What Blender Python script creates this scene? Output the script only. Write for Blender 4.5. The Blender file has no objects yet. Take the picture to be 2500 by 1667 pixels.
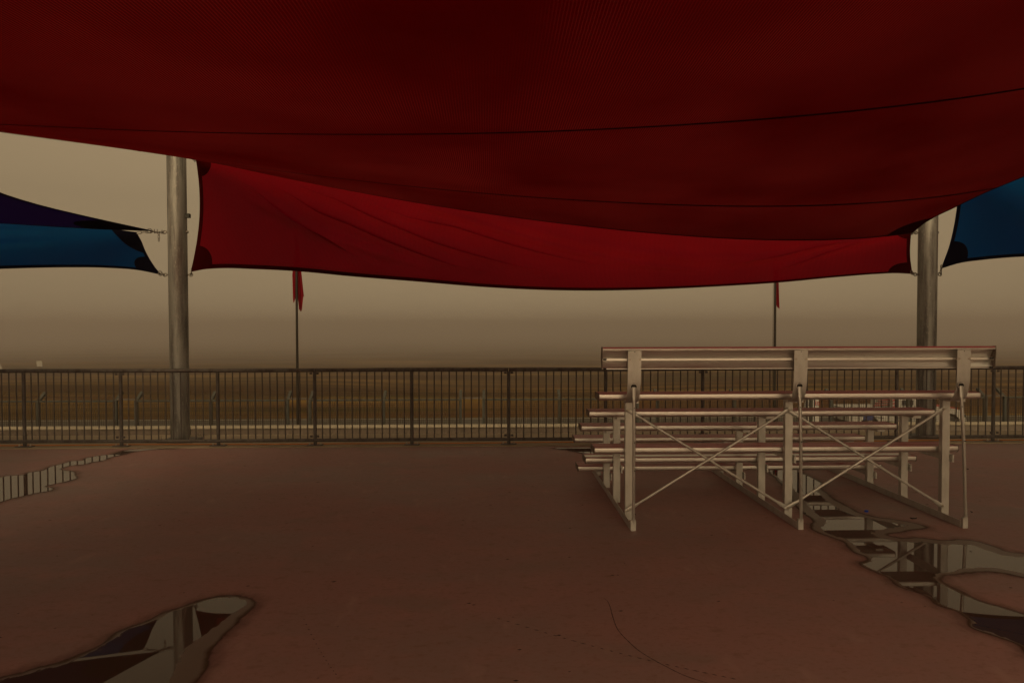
import bpy, bmesh, math, random
import numpy as np
from mathutils import Vector, Matrix
R = math.radians
random.seed(7); rng = np.random.default_rng(7)
sc = bpy.context.scene
col = sc.collection

# ------------------------------------------------------------------ camera
FPX, PITCH, ROLL, YAW, CAMH, SHY = 1771.5, 0.0265, 0.0022, 0.0211, 1.6213, 10.9
_r0 = Vector((math.cos(YAW), -math.sin(YAW), 0))
FWD = Vector((math.sin(YAW)*math.cos(PITCH), math.cos(YAW)*math.cos(PITCH), -math.sin(PITCH)))
_u0 = Vector((math.sin(YAW)*math.sin(PITCH), math.cos(YAW)*math.sin(PITCH), math.cos(PITCH)))
RGT = _r0*math.cos(ROLL) - _u0*math.sin(ROLL)
UPV = _r0*math.sin(ROLL) + _u0*math.cos(ROLL)
EYE = Vector((0, 0, CAMH))
cd = bpy.data.cameras.new('camera'); cam = bpy.data.objects.new('camera', cd); col.objects.link(cam)
cam.matrix_world = Matrix(((RGT.x, UPV.x, -FWD.x, 0), (RGT.y, UPV.y, -FWD.y, 0), (RGT.z, UPV.z, -FWD.z, CAMH), (0, 0, 0, 1)))
cd.sensor_width = 36; cd.lens = 36*FPX/2500; cd.shift_y = SHY/2500; cd.clip_start = 0.05; cd.clip_end = 5000
sc.camera = cam

# ------------------------------------------------------------------ light
SUN_EL, SUN_AZ = R(34), R(-176)            # azimuth from +Y towards +X
w = bpy.data.worlds.new('World'); sc.world = w; w.use_nodes = True
nt = w.node_tree; nt.nodes.clear()
wo = nt.nodes.new('ShaderNodeOutputWorld'); bg = nt.nodes.new('ShaderNodeBackground')
sk = nt.nodes.new('ShaderNodeTexSky'); sk.sky_type = 'NISHITA'; sk.sun_disc = False
sk.sun_elevation = SUN_EL; sk.sun_rotation = SUN_AZ; sk.air_density = 1.6; sk.dust_density = 8.0; sk.altitude = 0
bw = nt.nodes.new('ShaderNodeRGBToBW'); mul = nt.nodes.new('ShaderNodeMix'); mul.data_type = 'RGBA'; mul.blend_type = 'MULTIPLY'
mul.inputs[0].default_value = 1.0
mul.inputs[7].default_value = (1.42, 1.03, 0.575, 1)    # airborne dust filters the whole sky to tan
wtc = nt.nodes.new('ShaderNodeTexCoord'); wsp = nt.nodes.new('ShaderNodeSeparateXYZ'); wcb = nt.nodes.new('ShaderNodeCombineXYZ')
wmx = nt.nodes.new('ShaderNodeMath'); wmx.operation = 'MAXIMUM'; wmx.inputs[1].default_value = 0.16   # the dust veil is even along the horizon
nt.links.new(wtc.outputs['Generated'], wsp.inputs[0]); nt.links.new(wsp.outputs[2], wmx.inputs[0])
nt.links.new(wsp.outputs[0], wcb.inputs[0]); nt.links.new(wsp.outputs[1], wcb.inputs[1]); nt.links.new(wmx.outputs[0], wcb.inputs[2])
nt.links.new(wcb.outputs[0], sk.inputs[0])
nt.links.new(sk.outputs[0], bw.inputs[0]); pw = nt.nodes.new('ShaderNodeMath'); pw.operation = 'POWER'; pw.inputs[1].default_value = 0.95   # thick dust evens the sky out
nt.links.new(bw.outputs[0], pw.inputs[0]); nt.links.new(pw.outputs[0], mul.inputs[6])
nt.links.new(mul.outputs[2], bg.inputs[0]); bg.inputs[1].default_value = 0.093
nt.links.new(bg.outputs[0], wo.inputs[0])
sd = bpy.data.lights.new('sun', 'SUN'); sd.energy = 0.5; sd.angle = R(60); sd.color = (1, 0.80, 0.52)
so = bpy.data.objects.new('sun', sd); col.objects.link(so)
_sd = Vector((math.sin(SUN_AZ)*math.cos(SUN_EL), math.cos(SUN_AZ)*math.cos(SUN_EL), math.sin(SUN_EL)))
so.rotation_euler = _sd.to_track_quat('Z', 'Y').to_euler(); so.location = (-8, 10, 30)
vs = sc.view_settings; vs.view_transform = 'Standard'; vs.look = 'None'; vs.gamma = 1; vs.use_curve_mapping = False
vs.exposure = 0.0
cy = sc.cycles; cy.use_denoising = True; cy.max_bounces = 7; cy.transparent_max_bounces = 8; cy.volume_bounces = 1
cy.sample_clamp_indirect = 4.0

# ------------------------------------------------------------------ pixel helpers (photo is 2500 x 1667)
def ray(x, y):
    return FWD*FPX + RGT*(x-1250) - UPV*(y-833.5-SHY)
def at(x, y, Y):
    d = ray(x, y); return EYE + d*(Y/d.y)
def flo(x, y, z=0.0):
    d = ray(x, y); return EYE + d*((z-CAMH)/d.z)

# ------------------------------------------------------------------ material helpers
def mat(name, base, rough=0.6, metal=0.0, spec=0.5, noise=None, bump=None, sheen=0):
    """noise: list of (scale(xyz), detail, colour, lo, hi) layers mixed over the base; bump: (scale, strength, dist)"""
    m = bpy.data.materials.new(name); m.use_nodes = True
    n = m.node_tree.nodes; L = m.node_tree.links; b = n['Principled BSDF']
    b.inputs['Roughness'].default_value = rough; b.inputs['Metallic'].default_value = metal
    b.inputs['Specular IOR Level'].default_value = spec
    b.inputs['Base Color'].default_value = (*base, 1)
    tc = n.new('ShaderNodeTexCoord'); cur = None
    for lay in noise or []:
        s, det, c, lo, hi = lay[:5]
        mp = n.new('ShaderNodeMapping'); mp.inputs['Scale'].default_value = s if hasattr(s, '__len__') else (s, s, s)
        L.new(tc.outputs['Object'], mp.inputs[0])
        t = n.new('ShaderNodeTexNoise'); t.inputs['Scale'].default_value = 1; t.inputs['Detail'].default_value = det
        t.inputs['Roughness'].default_value = 0.6
        L.new(mp.outputs[0], t.inputs['Vector'])
        rp = n.new('ShaderNodeMapRange'); rp.inputs[1].default_value = lo; rp.inputs[2].default_value = hi
        L.new(t.outputs[0], rp.inputs[0])
        mx = n.new('ShaderNodeMix'); mx.data_type = 'RGBA'
        L.new(rp.outputs[0], mx.inputs[0]); mx.inputs[7].default_value = (*c, 1)
        if cur: L.new(cur, mx.inputs[6])
        else: mx.inputs[6].default_value = (*base, 1)
        cur = mx.outputs[2]
        if len(lay) > 5:       # roughness variation
            rr = n.new('ShaderNodeMapRange'); rr.inputs[1].default_value = lo; rr.inputs[2].default_value = hi
            rr.inputs[3].default_value = rough; rr.inputs[4].default_value = lay[5]
            L.new(t.outputs[0], rr.inputs[0]); L.new(rr.outputs[0], b.inputs['Roughness'])
    if cur: L.new(cur, b.inputs['Base Color'])
    if bump:
        t = n.new('ShaderNodeTexNoise'); t.inputs['Scale'].default_value = bump[0]; t.inputs['Detail'].default_value = 6
        L.new(tc.outputs['Object'], t.inputs['Vector'])
        bp = n.new('ShaderNodeBump'); bp.inputs['Strength'].default_value = bump[1]; bp.inputs['Distance'].default_value = bump[2]
        L.new(t.outputs[0], bp.inputs['Height']); L.new(bp.outputs[0], b.inputs['Normal'])
    return m

def cloth_mat(name, diff, trans, openness, thread=0.0, weave=0.0):
    m = bpy.data.materials.new(name); m.use_nodes = True
    n = m.node_tree.nodes; L = m.node_tree.links; n.remove(n['Principled BSDF'])
    out = n['Material Output']
    d = n.new('ShaderNodeBsdfDiffuse'); t = n.new('ShaderNodeBsdfTranslucent'); tr = n.new('ShaderNodeBsdfTransparent')
    uv = n.new('ShaderNodeUVMap')
    nz = n.new('ShaderNodeTexNoise'); nz.inputs['Scale'].default_value = 1.7; nz.inputs['Detail'].default_value = 5
    L.new(uv.outputs[0], nz.inputs['Vector'])
    def tint(node, c):
        mx = n.new('ShaderNodeMix'); mx.data_type = 'RGBA'
        mr = n.new('ShaderNodeMapRange'); mr.inputs[1].default_value = .3; mr.inputs[2].default_value = .7
        L.new(nz.outputs[0], mr.inputs[0]); L.new(mr.outputs[0], mx.inputs[0])
        mx.inputs[6].default_value = (*[v*.94 for v in c], 1); mx.inputs[7].default_value = (*[v*1.06 for v in c], 1)
        L.new(mx.outputs[2], node.inputs[0])
    tint(d, diff); tint(t, trans)
    w2 = n.new('ShaderNodeTexWave'); w2.wave_type = 'BANDS'; w2.bands_direction = 'X'; w2.inputs['Scale'].default_value = 17.0
    w2.inputs['Distortion'].default_value = 1.2; w2.inputs['Detail'].default_value = 2; L.new(uv.outputs[0], w2.inputs['Vector'])
    wr = n.new('ShaderNodeMapRange'); wr.inputs[1].default_value = .55; wr.inputs[2].default_value = 1; L.new(w2.outputs[1], wr.inputs[0])
    cn = n.new('ShaderNodeTexNoise'); cn.inputs['Scale'].default_value = .55; cn.inputs['Detail'].default_value = 4; L.new(uv.outputs[0], cn.inputs['Vector'])
    cr = n.new('ShaderNodeMapRange'); cr.inputs[1].default_value = .30; cr.inputs[2].default_value = .62; L.new(cn.outputs[0], cr.inputs[0])
    wm_ = n.new('ShaderNodeMath'); wm_.operation = 'MULTIPLY'; L.new(wr.outputs[0], wm_.inputs[0]); L.new(cr.outputs[0], wm_.inputs[1])
    wt = n.new('ShaderNodeMath'); wt.operation = 'MULTIPLY'; L.new(wm_.outputs[0], wt.inputs[0]); wt.inputs[1].default_value = weave
    wx = n.new('ShaderNodeMix'); wx.data_type = 'RGBA'; L.new(wt.outputs[0], wx.inputs[0]); src = t.inputs[0].links[0].from_socket
    L.new(src, wx.inputs[6]); wx.inputs[7].default_value = (trans[0]*3.2+.012, trans[1]*2+.011, trans[2]*2+.011, 1); L.new(wx.outputs[2], t.inputs[0])
    a = n.new('ShaderNodeAddShader'); L.new(d.outputs[0], a.inputs[0]); L.new(t.outputs[0], a.inputs[1])
    # knitted weave: fine columns of gaps that let a little sky through
    wv = n.new('ShaderNodeTexWave'); wv.wave_type = 'BANDS'; wv.bands_direction = 'X'; wv.wave_profile = 'SIN'
    wv.inputs['Scale'].default_value = 26.0; wv.inputs['Distortion'].default_value = 0.6; wv.inputs['Detail'].default_value = 1
    L.new(uv.outputs[0], wv.inputs['Vector'])
    fn = n.new('ShaderNodeTexNoise'); fn.inputs['Scale'].default_value = 9; fn.inputs['Detail'].default_value = 6
    mp = n.new('ShaderNodeMapping'); mp.inputs['Scale'].default_value = (3, 1, 1)
    L.new(uv.outputs[0], mp.inputs[0]); L.new(mp.outputs[0], fn.inputs['Vector'])
    m1 = n.new('ShaderNodeMath'); m1.operation = 'MULTIPLY'; m1.inputs[1].default_value = thread
    L.new(wv.outputs[1], m1.inputs[0])
    m2 = n.new('ShaderNodeMath'); m2.operation = 'MULTIPLY'; L.new(fn.outputs[0], m2.inputs[0]); m2.inputs[1].default_value = openness*2
    m3 = n.new('ShaderNodeMath'); m3.operation = 'ADD'; L.new(m2.outputs[0], m3.inputs[0]); 
    m4 = n.new('ShaderNodeMath'); m4.operation = 'MULTIPLY'; L.new(m1.outputs[0], m4.inputs[0]); L.new(fn.outputs[0], m4.inputs[1])
    L.new(m4.outputs[0], m3.inputs[1])
    mix = n.new('ShaderNodeMixShader'); L.new(m3.outputs[0], mix.inputs[0]); L.new(a.outputs[0], mix.inputs[1]); L.new(tr.outputs[0], mix.inputs[2])
    L.new(mix.outputs[0], out.inputs[0])
    return m

M = {}
M['floor'] = mat('painted_concrete', (0.395, 0.220, 0.205), 0.62, spec=0.32, noise=[
    ((.35, .5, 1), 6, (0.315, 0.215, 0.20), .42, .66, .5), ((2.2, 3.0, 2), 8, (0.44, 0.228, 0.205), .5, .8),
    ((9, 14, 9), 8, (0.25, 0.14, 0.105), .56, .82), ((1.1, 1.6, 1), 5, (0.29, 0.21, 0.185), .58, .78), ((28, 40, 20), 9, (0.29, 0.155, 0.12), .52, .78), ((5, 2.0, 2), 9, (0.46, 0.29, 0.255), .60, .80)], bump=(60, .12, .004))
M['concrete'] = mat('concrete', (0.36, 0.29, 0.20), 0.85, noise=[((1.5, 4, 4), 8, (0.26, 0.20, 0.14), .45, .7)], bump=(40, .3, .01))
M['wall'] = mat('lit_coping_concrete', (0.29, 0.255, 0.195), 0.85, spec=.2, noise=[((.4, 1, 3), 8, (0.23, 0.20, 0.15), .42, .68)], bump=(12, .2, .01))  # coping concrete, kept lighter to paint in sky light on the top
M['wall_shaded'] = mat('shaded_wall_face', (0.115, 0.088, 0.066), 0.9, noise=[((.35, 1, 2.5), 8, (0.08, 0.06, 0.045), .42, .68), ((.05, 1, .2), 3, (0.15, 0.125, 0.10), .55, .7)], bump=(12, .2, .01))  # same wall, darkened so the colour carries the face's shade; mottling is random
M['faded_line'] = mat('faded_line_paint', (0.20, 0.185, 0.15), 0.8)
M['board'] = mat('dusty_board', (0.22, 0.21, 0.18), 0.8)
M['asphalt'] = mat('asphalt', (0.05, 0.047, 0.042), 0.8, spec=0.1, noise=[((.2, 1, 1), 6, (0.07, 0.063, 0.052), .4, .7)])
M['field'] = mat('dry_field', (0.050, 0.026, 0.008), 0.95, spec=0.0, noise=[
    ((.012, .09, 1), 6, (0.155, 0.095, 0.026), .48, .60), ((.02, .16, 1), 7, (0.055, 0.046, 0.010), .52, .66),
    ((.05, .45, 1), 8, (0.026, 0.013, 0.005), .5, .72), ((.01, .03, 1), 3, (0.080, 0.035, 0.016), .55, .72)])
M['paint_white'] = mat('white_paint', (0.75, 0.73, 0.68), 0.6, noise=[((4, 4, 4), 6, (0.55, 0.51, 0.43), .5, .75)])
M['galv'] = mat('weathered_galvanised', (0.115, 0.102, 0.095), 0.6, 0.3, noise=[((14, 14, 5), 8, (0.06, 0.046, 0.039), .42, .66), ((50, 50, 30), 5, (0.19, 0.175, 0.16), .6, .8)])
M['pole'] = mat('galvanised_pole', (0.26, 0.255, 0.235), 0.52, 0.45, noise=[((14, 14, 1.4), 9, (0.125, 0.118, 0.11), .44, .60), ((6, 6, .5), 6, (0.085, 0.05, 0.042), .54, .74), ((60, 60, 20), 4, (0.33, 0.31, 0.27), .56, .74)])
M['steel'] = mat('dark_steel', (0.14, 0.12, 0.10), 0.45, 0.7)
M['flagpole'] = mat('dark_painted_pole', (0.02, 0.016, 0.012), 0.6, spec=.15)
M['alu'] = mat('mill_aluminium', (0.82, 0.80, 0.76), 0.33, 0.88, noise=[((2, 22, 22), 7, (0.77, 0.745, 0.70), .42, .7, .40), ((30, 30, 30), 5, (0.62, 0.56, 0.49), .62, .82)])
M['alu_frame'] = mat('grey_aluminium_frame', (0.56, 0.54, 0.505), 0.45, 0.6, noise=[((12, 12, 5), 8, (0.45, 0.43, 0.395), .42, .68), ((40, 40, 40), 5, (0.5, 0.44, 0.37), .64, .8)])
M['red_strip'] = mat('maroon_strip', (0.38, 0.055, 0.07), 0.42, noise=[((3, 40, 10), 6, (0.44, 0.16, 0.15), .55, .75)])
M['cap'] = mat('grey_end_cap', (0.19, 0.155, 0.125), 0.6)
M['bolt'] = mat('zinc_bolt', (0.42, 0.37, 0.30), 0.4, 0.8)
M['hole'] = mat('dark_opening', (0.02, 0.016, 0.013), 0.9)
M['rust'] = mat('dark_rust', (0.10, 0.045, 0.022), 0.9)
M['fence'] = mat('fence_galvanised', (0.062, 0.064, 0.057), 0.75, 0.0, spec=.15, noise=[((8, 8, 8), 6, (0.045, 0.046, 0.039), .45, .7)])
M['wire'] = mat('fence_wire', (0.055, 0.042, 0.026), 0.7, 0.0, spec=.2)
M['orange'] = mat('orange_sheath', (0.55, 0.17, 0.02), 0.6)
M['crack'] = mat('crack_dark', (0.05, 0.027, 0.02), 0.9)
M['white_van'] = mat('white_vehicle_paint', (0.33, 0.32, 0.295), 0.45, noise=[((2, 2, 3), 6, (0.28, 0.265, 0.235), .5, .75)])
M['red_van'] = mat('red_vehicle_paint', (0.30, 0.015, 0.018), 0.4)
M['rack_red'] = mat('dull_red_steel', (0.16, 0.02, 0.02), 0.6)
M['black'] = mat('black_rubber', (0.02, 0.019, 0.018), 0.8)
M['blue_van'] = mat('navy_graphic', (0.02, 0.03, 0.12), 0.4)
M['glass'] = mat('dark_glass', (0.03, 0.035, 0.04), 0.08)
M['blue_cap'] = mat('blue_plastic', (0.01, 0.05, 0.42), 0.35)
M['red_sail'] = cloth_mat('red_shade_cloth', (0.035, 0.0002, 0.0003), (0.036, 0.0, 0.0), 0.0, 0.0, 1.0)
M['red_skirt'] = cloth_mat('red_shade_cloth_sheer', (0.06, 0.0006, 0.0009), (0.25, 0.0, 0.016), 0.004, 0.006, .5)
M['red_hem'] = cloth_mat('red_hem_cloth', (0.03, 0.0006, 0.0006), (0.012, 0.0002, 0.0002), 0.0, 0.0)
M['blue_sail'] = cloth_mat('navy_shade_cloth', (0.003, 0.002, 0.020), (0.004, 0.0010, 0.024), 0.000, 0.0)
M['blue_skirt'] = cloth_mat('blue_shade_cloth', (0.0006, 0.020, 0.055), (0.0, 0.040, 0.230), 0.001, 0.004)
M['blue_hem'] = cloth_mat('navy_hem_cloth', (0.002, 0.002, 0.006), (0.0005, 0.0005, 0.003), 0.0, 0.0)
M['seam'] = cloth_mat('seam_tape', (0.012, 0.0004, 0.0004), (0.002, 0.0, 0.0), 0.0, 0.0)
M['flag'] = cloth_mat('red_flag_cloth', (0.11, 0.002, 0.006), (0.10, 0.001, 0.004), 0.0, 0.0)

# ------------------------------------------------------------------ mesh helpers
class MB:
    def __init__(s): s.v = []; s.f = []; s.uv = None
    def box(s, x0, x1, y0, y1, z0, z1):
        k = len(s.v); s.v += [(x, y, z) for z in (z0, z1) for y in (y0, y1) for x in (x0, x1)]
        s.f += [tuple(k+i for i in q) for q in ((0, 2, 3, 1), (4, 5, 7, 6), (0, 1, 5, 4), (2, 6, 7, 3), (0, 4, 6, 2), (1, 3, 7, 5))]
        return s
    def loft(s, rings, caps=True):
        n = len(rings[0]); k = len(s.v)
        for r in rings: s.v += [tuple(p) for p in r]
        for i in range(len(rings)-1):
            for j in range(n):
                a = k+i*n+j; b = k+i*n+(j+1) % n; s.f.append((a, b, b+n, a+n))
        if caps:
            s.f.append(tuple(k+j for j in reversed(range(n)))); s.f.append(tuple(k+(len(rings)-1)*n+j for j in range(n)))
        return s
    def tube(s, pts, r, n=10, caps=True):
        pts = [Vector(p) for p in pts]; rs = r if hasattr(r, '__len__') else [r]*len(pts); rings = []
        ref = None
        for i, p in enumerate(pts):
            t = (pts[min(i+1, len(pts)-1)] - pts[max(i-1, 0)]).normalized()
            if ref is None: ref = Vector((0, 0, 1)) if abs(t.z) < .9 else Vector((1, 0, 0))
            a = t.cross(ref).normalized(); b = t.cross(a).normalized()
            rings.append([p + (a*math.cos(2*math.pi*j/n) + b*math.sin(2*math.pi*j/n))*rs[i] for j in range(n)])
        return s.loft(rings, caps)
    def bar(s, p0, p1, wdt, thk, side):
        """rectangular bar from p0 to p1; side = width direction"""
        p0, p1 = Vector(p0), Vector(p1); t = (p1-p0).normalized(); a = Vector(side); a = (a - t*a.dot(t)).normalized(); b = t.cross(a)
        rings = [[p + a*(sx*wdt/2) + b*(sy*thk/2) for sx, sy in ((-1, -1), (1, -1), (1, 1), (-1, 1))] for p in (p0, p1)]
        return s.loft(rings)
    def torus(s, c, ax, up, R0, L0, r, n=14, k=6):
        """oval link: centre c, long axis ax, normal of plane = ax x up"""
        c = Vector(c); ax = Vector(ax).normalized(); up = Vector(up); up = (up-ax*up.dot(ax)).normalized(); nn = ax.cross(up)
        rings = []
        for i in range(n):
            a = 2*math.pi*i/n; d = ax*math.cos(a) + up*math.sin(a)
            q = c + d*R0 + ax*(L0 if math.cos(a) > 1e-6 else -L0 if math.cos(a) < -1e-6 else 0)
            rings.append([q + (d*math.cos(2*math.pi*j/k) + nn*math.sin(2*math.pi*j/k))*r for j in range(k)])
        rings.append(rings[0]); return s.loft(rings, False)
    def grid(s, P, uv=None):
        """P: array (m, n, 3)"""
        m, n = P.shape[:2]; k = len(s.v); s.v += [tuple(map(float, p)) for p in P.reshape(-1, 3)]
        s.f += [(k+i*n+j, k+i*n+j+1, k+(i+1)*n+j+1, k+(i+1)*n+j) for i in range(m-1) for j in range(n-1)]
        if uv is not None: s.uv = [tuple(map(float, q)) for q in uv.reshape(-1, 2)]
        return s
    def disc(s, c, nrm, r, h, n=10):
        c = Vector(c); nrm = Vector(nrm).normalized(); return s.tube([c, c+nrm*h], r, n)
    def data(s, name, m, smooth=None):
        me = bpy.data.meshes.new(name); me.from_pydata(s.v, [], s.f)
        if s.uv:
            ul = me.uv_layers.new(name='UVMap')
            for l in me.loops: ul.data[l.index].uv = s.uv[l.vertex_index]
        bm = bmesh.new(); bm.from_mesh(me); 
        if not s.uv: bmesh.ops.recalc_face_normals(bm, faces=bm.faces)
        bm.to_mesh(me); bm.free()
        me.materials.append(M[m] if isinstance(m, str) else m)
        if smooth is not None:
            me.polygons.foreach_set('use_smooth', [True]*len(me.polygons))
            if smooth < 180: me.set_sharp_from_angle(angle=R(smooth))
        return me
    def build(s, name, m, parent=None, smooth=None):
        return link(name, s.data(name, m, smooth), parent)
def link(name, me, parent=None, loc=None):
    o = bpy.data.objects.new(name, me); col.objects.link(o)
    if parent: o.parent = parent; o.matrix_parent_inverse = parent_inv(parent)
    if loc is not None: o.location = loc
    return o
def parent_inv(p):
    m = Matrix.Identity(4); q = p
    # parents are only ever translated empties or unmoved meshes
    t = Vector((0, 0, 0))
    while q is not None:
        t += Vector(q.location); q = q.parent
        break
    return Matrix.Translation(-t)
def empty(name, loc=(0, 0, 0)):
    o = bpy.data.objects.new(name, None); o.location = loc; o.empty_display_size = .1; col.objects.link(o); return o
def tag(o, label=None, cat=None, group=None, kind=None):
    for k, v in (('label', label), ('category', cat), ('group', group), ('kind', kind)):
        if v: o[k] = v
    return o
def crom(pts, ts):
    """Catmull-Rom through pts (n,d) at parameters ts in 0..1 (chord-length)"""
    P = np.array(pts, float); d = np.r_[0, np.cumsum(np.linalg.norm(np.diff(P, axis=0), axis=1))]; d /= d[-1]
    T = np.gradient(P, d, axis=0); ts = np.clip(np.asarray(ts, float), 0, 1)
    i = np.clip(np.searchsorted(d, ts, side='right')-1, 0, len(P)-2); h = (d[i+1]-d[i]); s = ((ts-d[i])/h)[:, None]; h = h[:, None]
    return (2*s**3-3*s**2+1)*P[i] + (s**3-2*s**2+s)*h*T[i] + (-2*s**3+3*s**2)*P[i+1] + (s**3-s**2)*h*T[i+1]

# ------------------------------------------------------------------ setting: terrace, kerb, track, field
EDGE, DECK = 9.80, 10.95
fl = MB(); fl.box(-40, 40, -26, EDGE, -0.30, 0.0)
floor = tag(fl.build('terrace_floor', 'floor'), kind='structure')
kb = MB(); kb.box(-40, 40, EDGE+.004, DECK, -0.30, 0.012)
tag(kb.build('terrace_kerb', 'concrete'), kind='structure')
rb = MB(); rb.box(-39.9, 39.9, -25.9, DECK-.05, -3.6, -0.302)
tag(rb.build('terrace_base', 'concrete'), kind='structure')
GZ = -2.8
def gz(y):
    if y < 36: return GZ
    return GZ - 19.0*(1-math.exp(-(y-36)*.048/19.0))
ys = [-220, -30, 0, 10, 18, 25, 30, 36, 42, 48, 55, 63, 72, 82, 94, 108, 124, 142, 162, 190, 230, 265, 300, 340, 390, 450, 520, 610, 720, 850, 1000, 1250, 1650, 2100, 2600]
xs = np.linspace(-1, 1, 61); xs = np.sign(xs)*np.abs(xs)**1.8*1750
P = np.zeros((len(ys), len(xs), 3))
for i, y in enumerate(ys):
    for j, x in enumerate(xs):
        und = 0.0 if y < 40 else min(1, (y-40)/40)*(.35*math.sin(x*.031+y*.05)+.22*math.sin(x*.083-y*.021))
        P[i, j] = (x, y, gz(y)+und)
g = MB().grid(P); tag(g.build('field', 'field', smooth=180), kind='structure')
tr = MB().grid(np.array([[(x, y, GZ+.006) for x in np.linspace(-300, 300, 31)] for y in (21.6, 35.2)]))
tag(tr.build('race_track', 'asphalt'), kind='structure')
tl = MB().grid(np.array([[(x, y, GZ+.011) for x in np.linspace(-300, 300, 31)] for y in (34.7, 34.86)]))
tag(tl.build('track_edge_line', 'faded_line'), kind='structure')

# ------------------------------------------------------------------ puddles
def puddle_mat():
    m = bpy.data.materials.new('standing_water'); m.use_nodes = True
    n = m.node_tree.nodes; L = m.node_tree.links; b = n['Principled BSDF']; out = n['Material Output']
    at_ = n.new('ShaderNodeAttribute'); at_.attribute_name = 'shore'
    bd = n.new('ShaderNodeAttribute'); bd.attribute_name = 'band'
    tc = n.new('ShaderNodeTexCoord')
    def noise(s, det):
        mp = n.new('ShaderNodeMapping'); mp.inputs['Scale'].default_value = s; L.new(tc.outputs['Object'], mp.inputs[0])
        t = n.new('ShaderNodeTexNoise'); t.inputs['Scale'].default_value = 1; t.inputs['Detail'].default_value = det; L.new(mp.outputs[0], t.inputs['Vector'])
        sub = n.new('ShaderNodeMath'); sub.operation = 'SUBTRACT'; L.new(t.outputs[0], sub.inputs[0]); sub.inputs[1].default_value = .5
        return sub.outputs[0]
    def mad(a, k, c):
        q = n.new('ShaderNodeMath'); q.operation = 'MULTIPLY_ADD'; L.new(a, q.inputs[0]); q.inputs[1].default_value = k
        if isinstance(c, (int, float)): q.inputs[2].default_value = c
        else: L.new(c, q.inputs[2])
        return q.outputs[0]
    def step(a, lo, hi):
        q = n.new('ShaderNodeMapRange'); q.interpolation_type = 'SMOOTHSTEP'
        L.new(a, q.inputs[0]); q.inputs[1].default_value = lo; q.inputs[2].default_value = hi; return q.outputs[0]
    n1 = noise((7, 4, 1), 4); n2 = noise((24, 9, 1), 5)
    e = mad(n1, .035, at_.outputs['Fac'])                 # wobbly shore distance
    sub = n.new('ShaderNodeMath'); sub.operation = 'SUBTRACT'; L.new(at_.outputs['Fac'], sub.inputs[0]); L.new(bd.outputs['Fac'], sub.inputs[1])
    wq = mad(n2, .09, mad(n1, .05, sub.outputs[0]))
    water = step(wq, -.006, .006)
    core = step(mad(n2, .03, e), -.014, .016)
    soft = step(mad(n2, .10, mad(n1, .12, at_.outputs['Fac'])), -.10, .02)
    damp = mad(soft, .34, mad(core, .66, 0.0))
    rim = step(mad(n1, .06, e), .008, .036)
    mx = n.new('ShaderNodeMix'); mx.data_type = 'RGBA'; L.new(rim, mx.inputs[0])
    mx.inputs[6].default_value = (.085, .045, .022, 1); mx.inputs[7].default_value = (.15, .098, .072, 1)   # silt line, then damp coating
    m2 = n.new('ShaderNodeMix'); m2.data_type = 'RGBA'; L.new(water, m2.inputs[0]); L.new(mx.outputs[2], m2.inputs[6]); m2.inputs[7].default_value = (.085, .05, .036, 1)
    m0 = n.new('ShaderNodeMix'); m0.data_type = 'RGBA'; L.new(core, m0.inputs[0]); m0.inputs[6].default_value = (.17, .092, .07, 1); L.new(m2.outputs[2], m0.inputs[7])
    L.new(m0.outputs[2], b.inputs['Base Color'])
    rg = n.new('ShaderNodeMapRange'); L.new(water, rg.inputs[0]); rg.inputs[3].default_value = .34; rg.inputs[4].default_value = .012
    L.new(rg.outputs[0], b.inputs['Roughness']); b.inputs['IOR'].default_value = 1.33
    sp = n.new('ShaderNodeMapRange'); L.new(rim, sp.inputs[0]); sp.inputs[3].default_value = .04; sp.inputs[4].default_value = .55; L.new(sp.outputs[0], b.inputs['Specular IOR Level'])
    tp = n.new('ShaderNodeBsdfTransparent'); ms = n.new('ShaderNodeMixShader'); L.new(damp, ms.inputs[0]); L.new(tp.outputs[0], ms.inputs[1]); L.new(b.outputs[0], ms.inputs[2])
    L.new(ms.outputs[0], out.inputs[0]); return m
M['water'] = puddle_mat()
def sdist(q, poly):
    a = poly; b = np.roll(poly, -1, 0); best = np.full(len(q), 1e9); ins = np.zeros(len(q), bool)
    for (ax, ay), (bx, by) in zip(a, b):
        vx, vy = bx-ax, by-ay; t = np.clip(((q[:, 0]-ax)*vx+(q[:, 1]-ay)*vy)/(vx*vx+vy*vy+1e-12), 0, 1)
        best = np.minimum(best, np.hypot(q[:, 0]-ax-t*vx, q[:, 1]-ay-t*vy))
        c = (ay > q[:, 1]) != (by > q[:, 1])
        ins ^= c & (q[:, 0] < vx*(q[:, 1]-ay)/(vy if abs(vy) > 1e-12 else 1e-12)+ax)
    return np.where(ins, best, -best)
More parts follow.
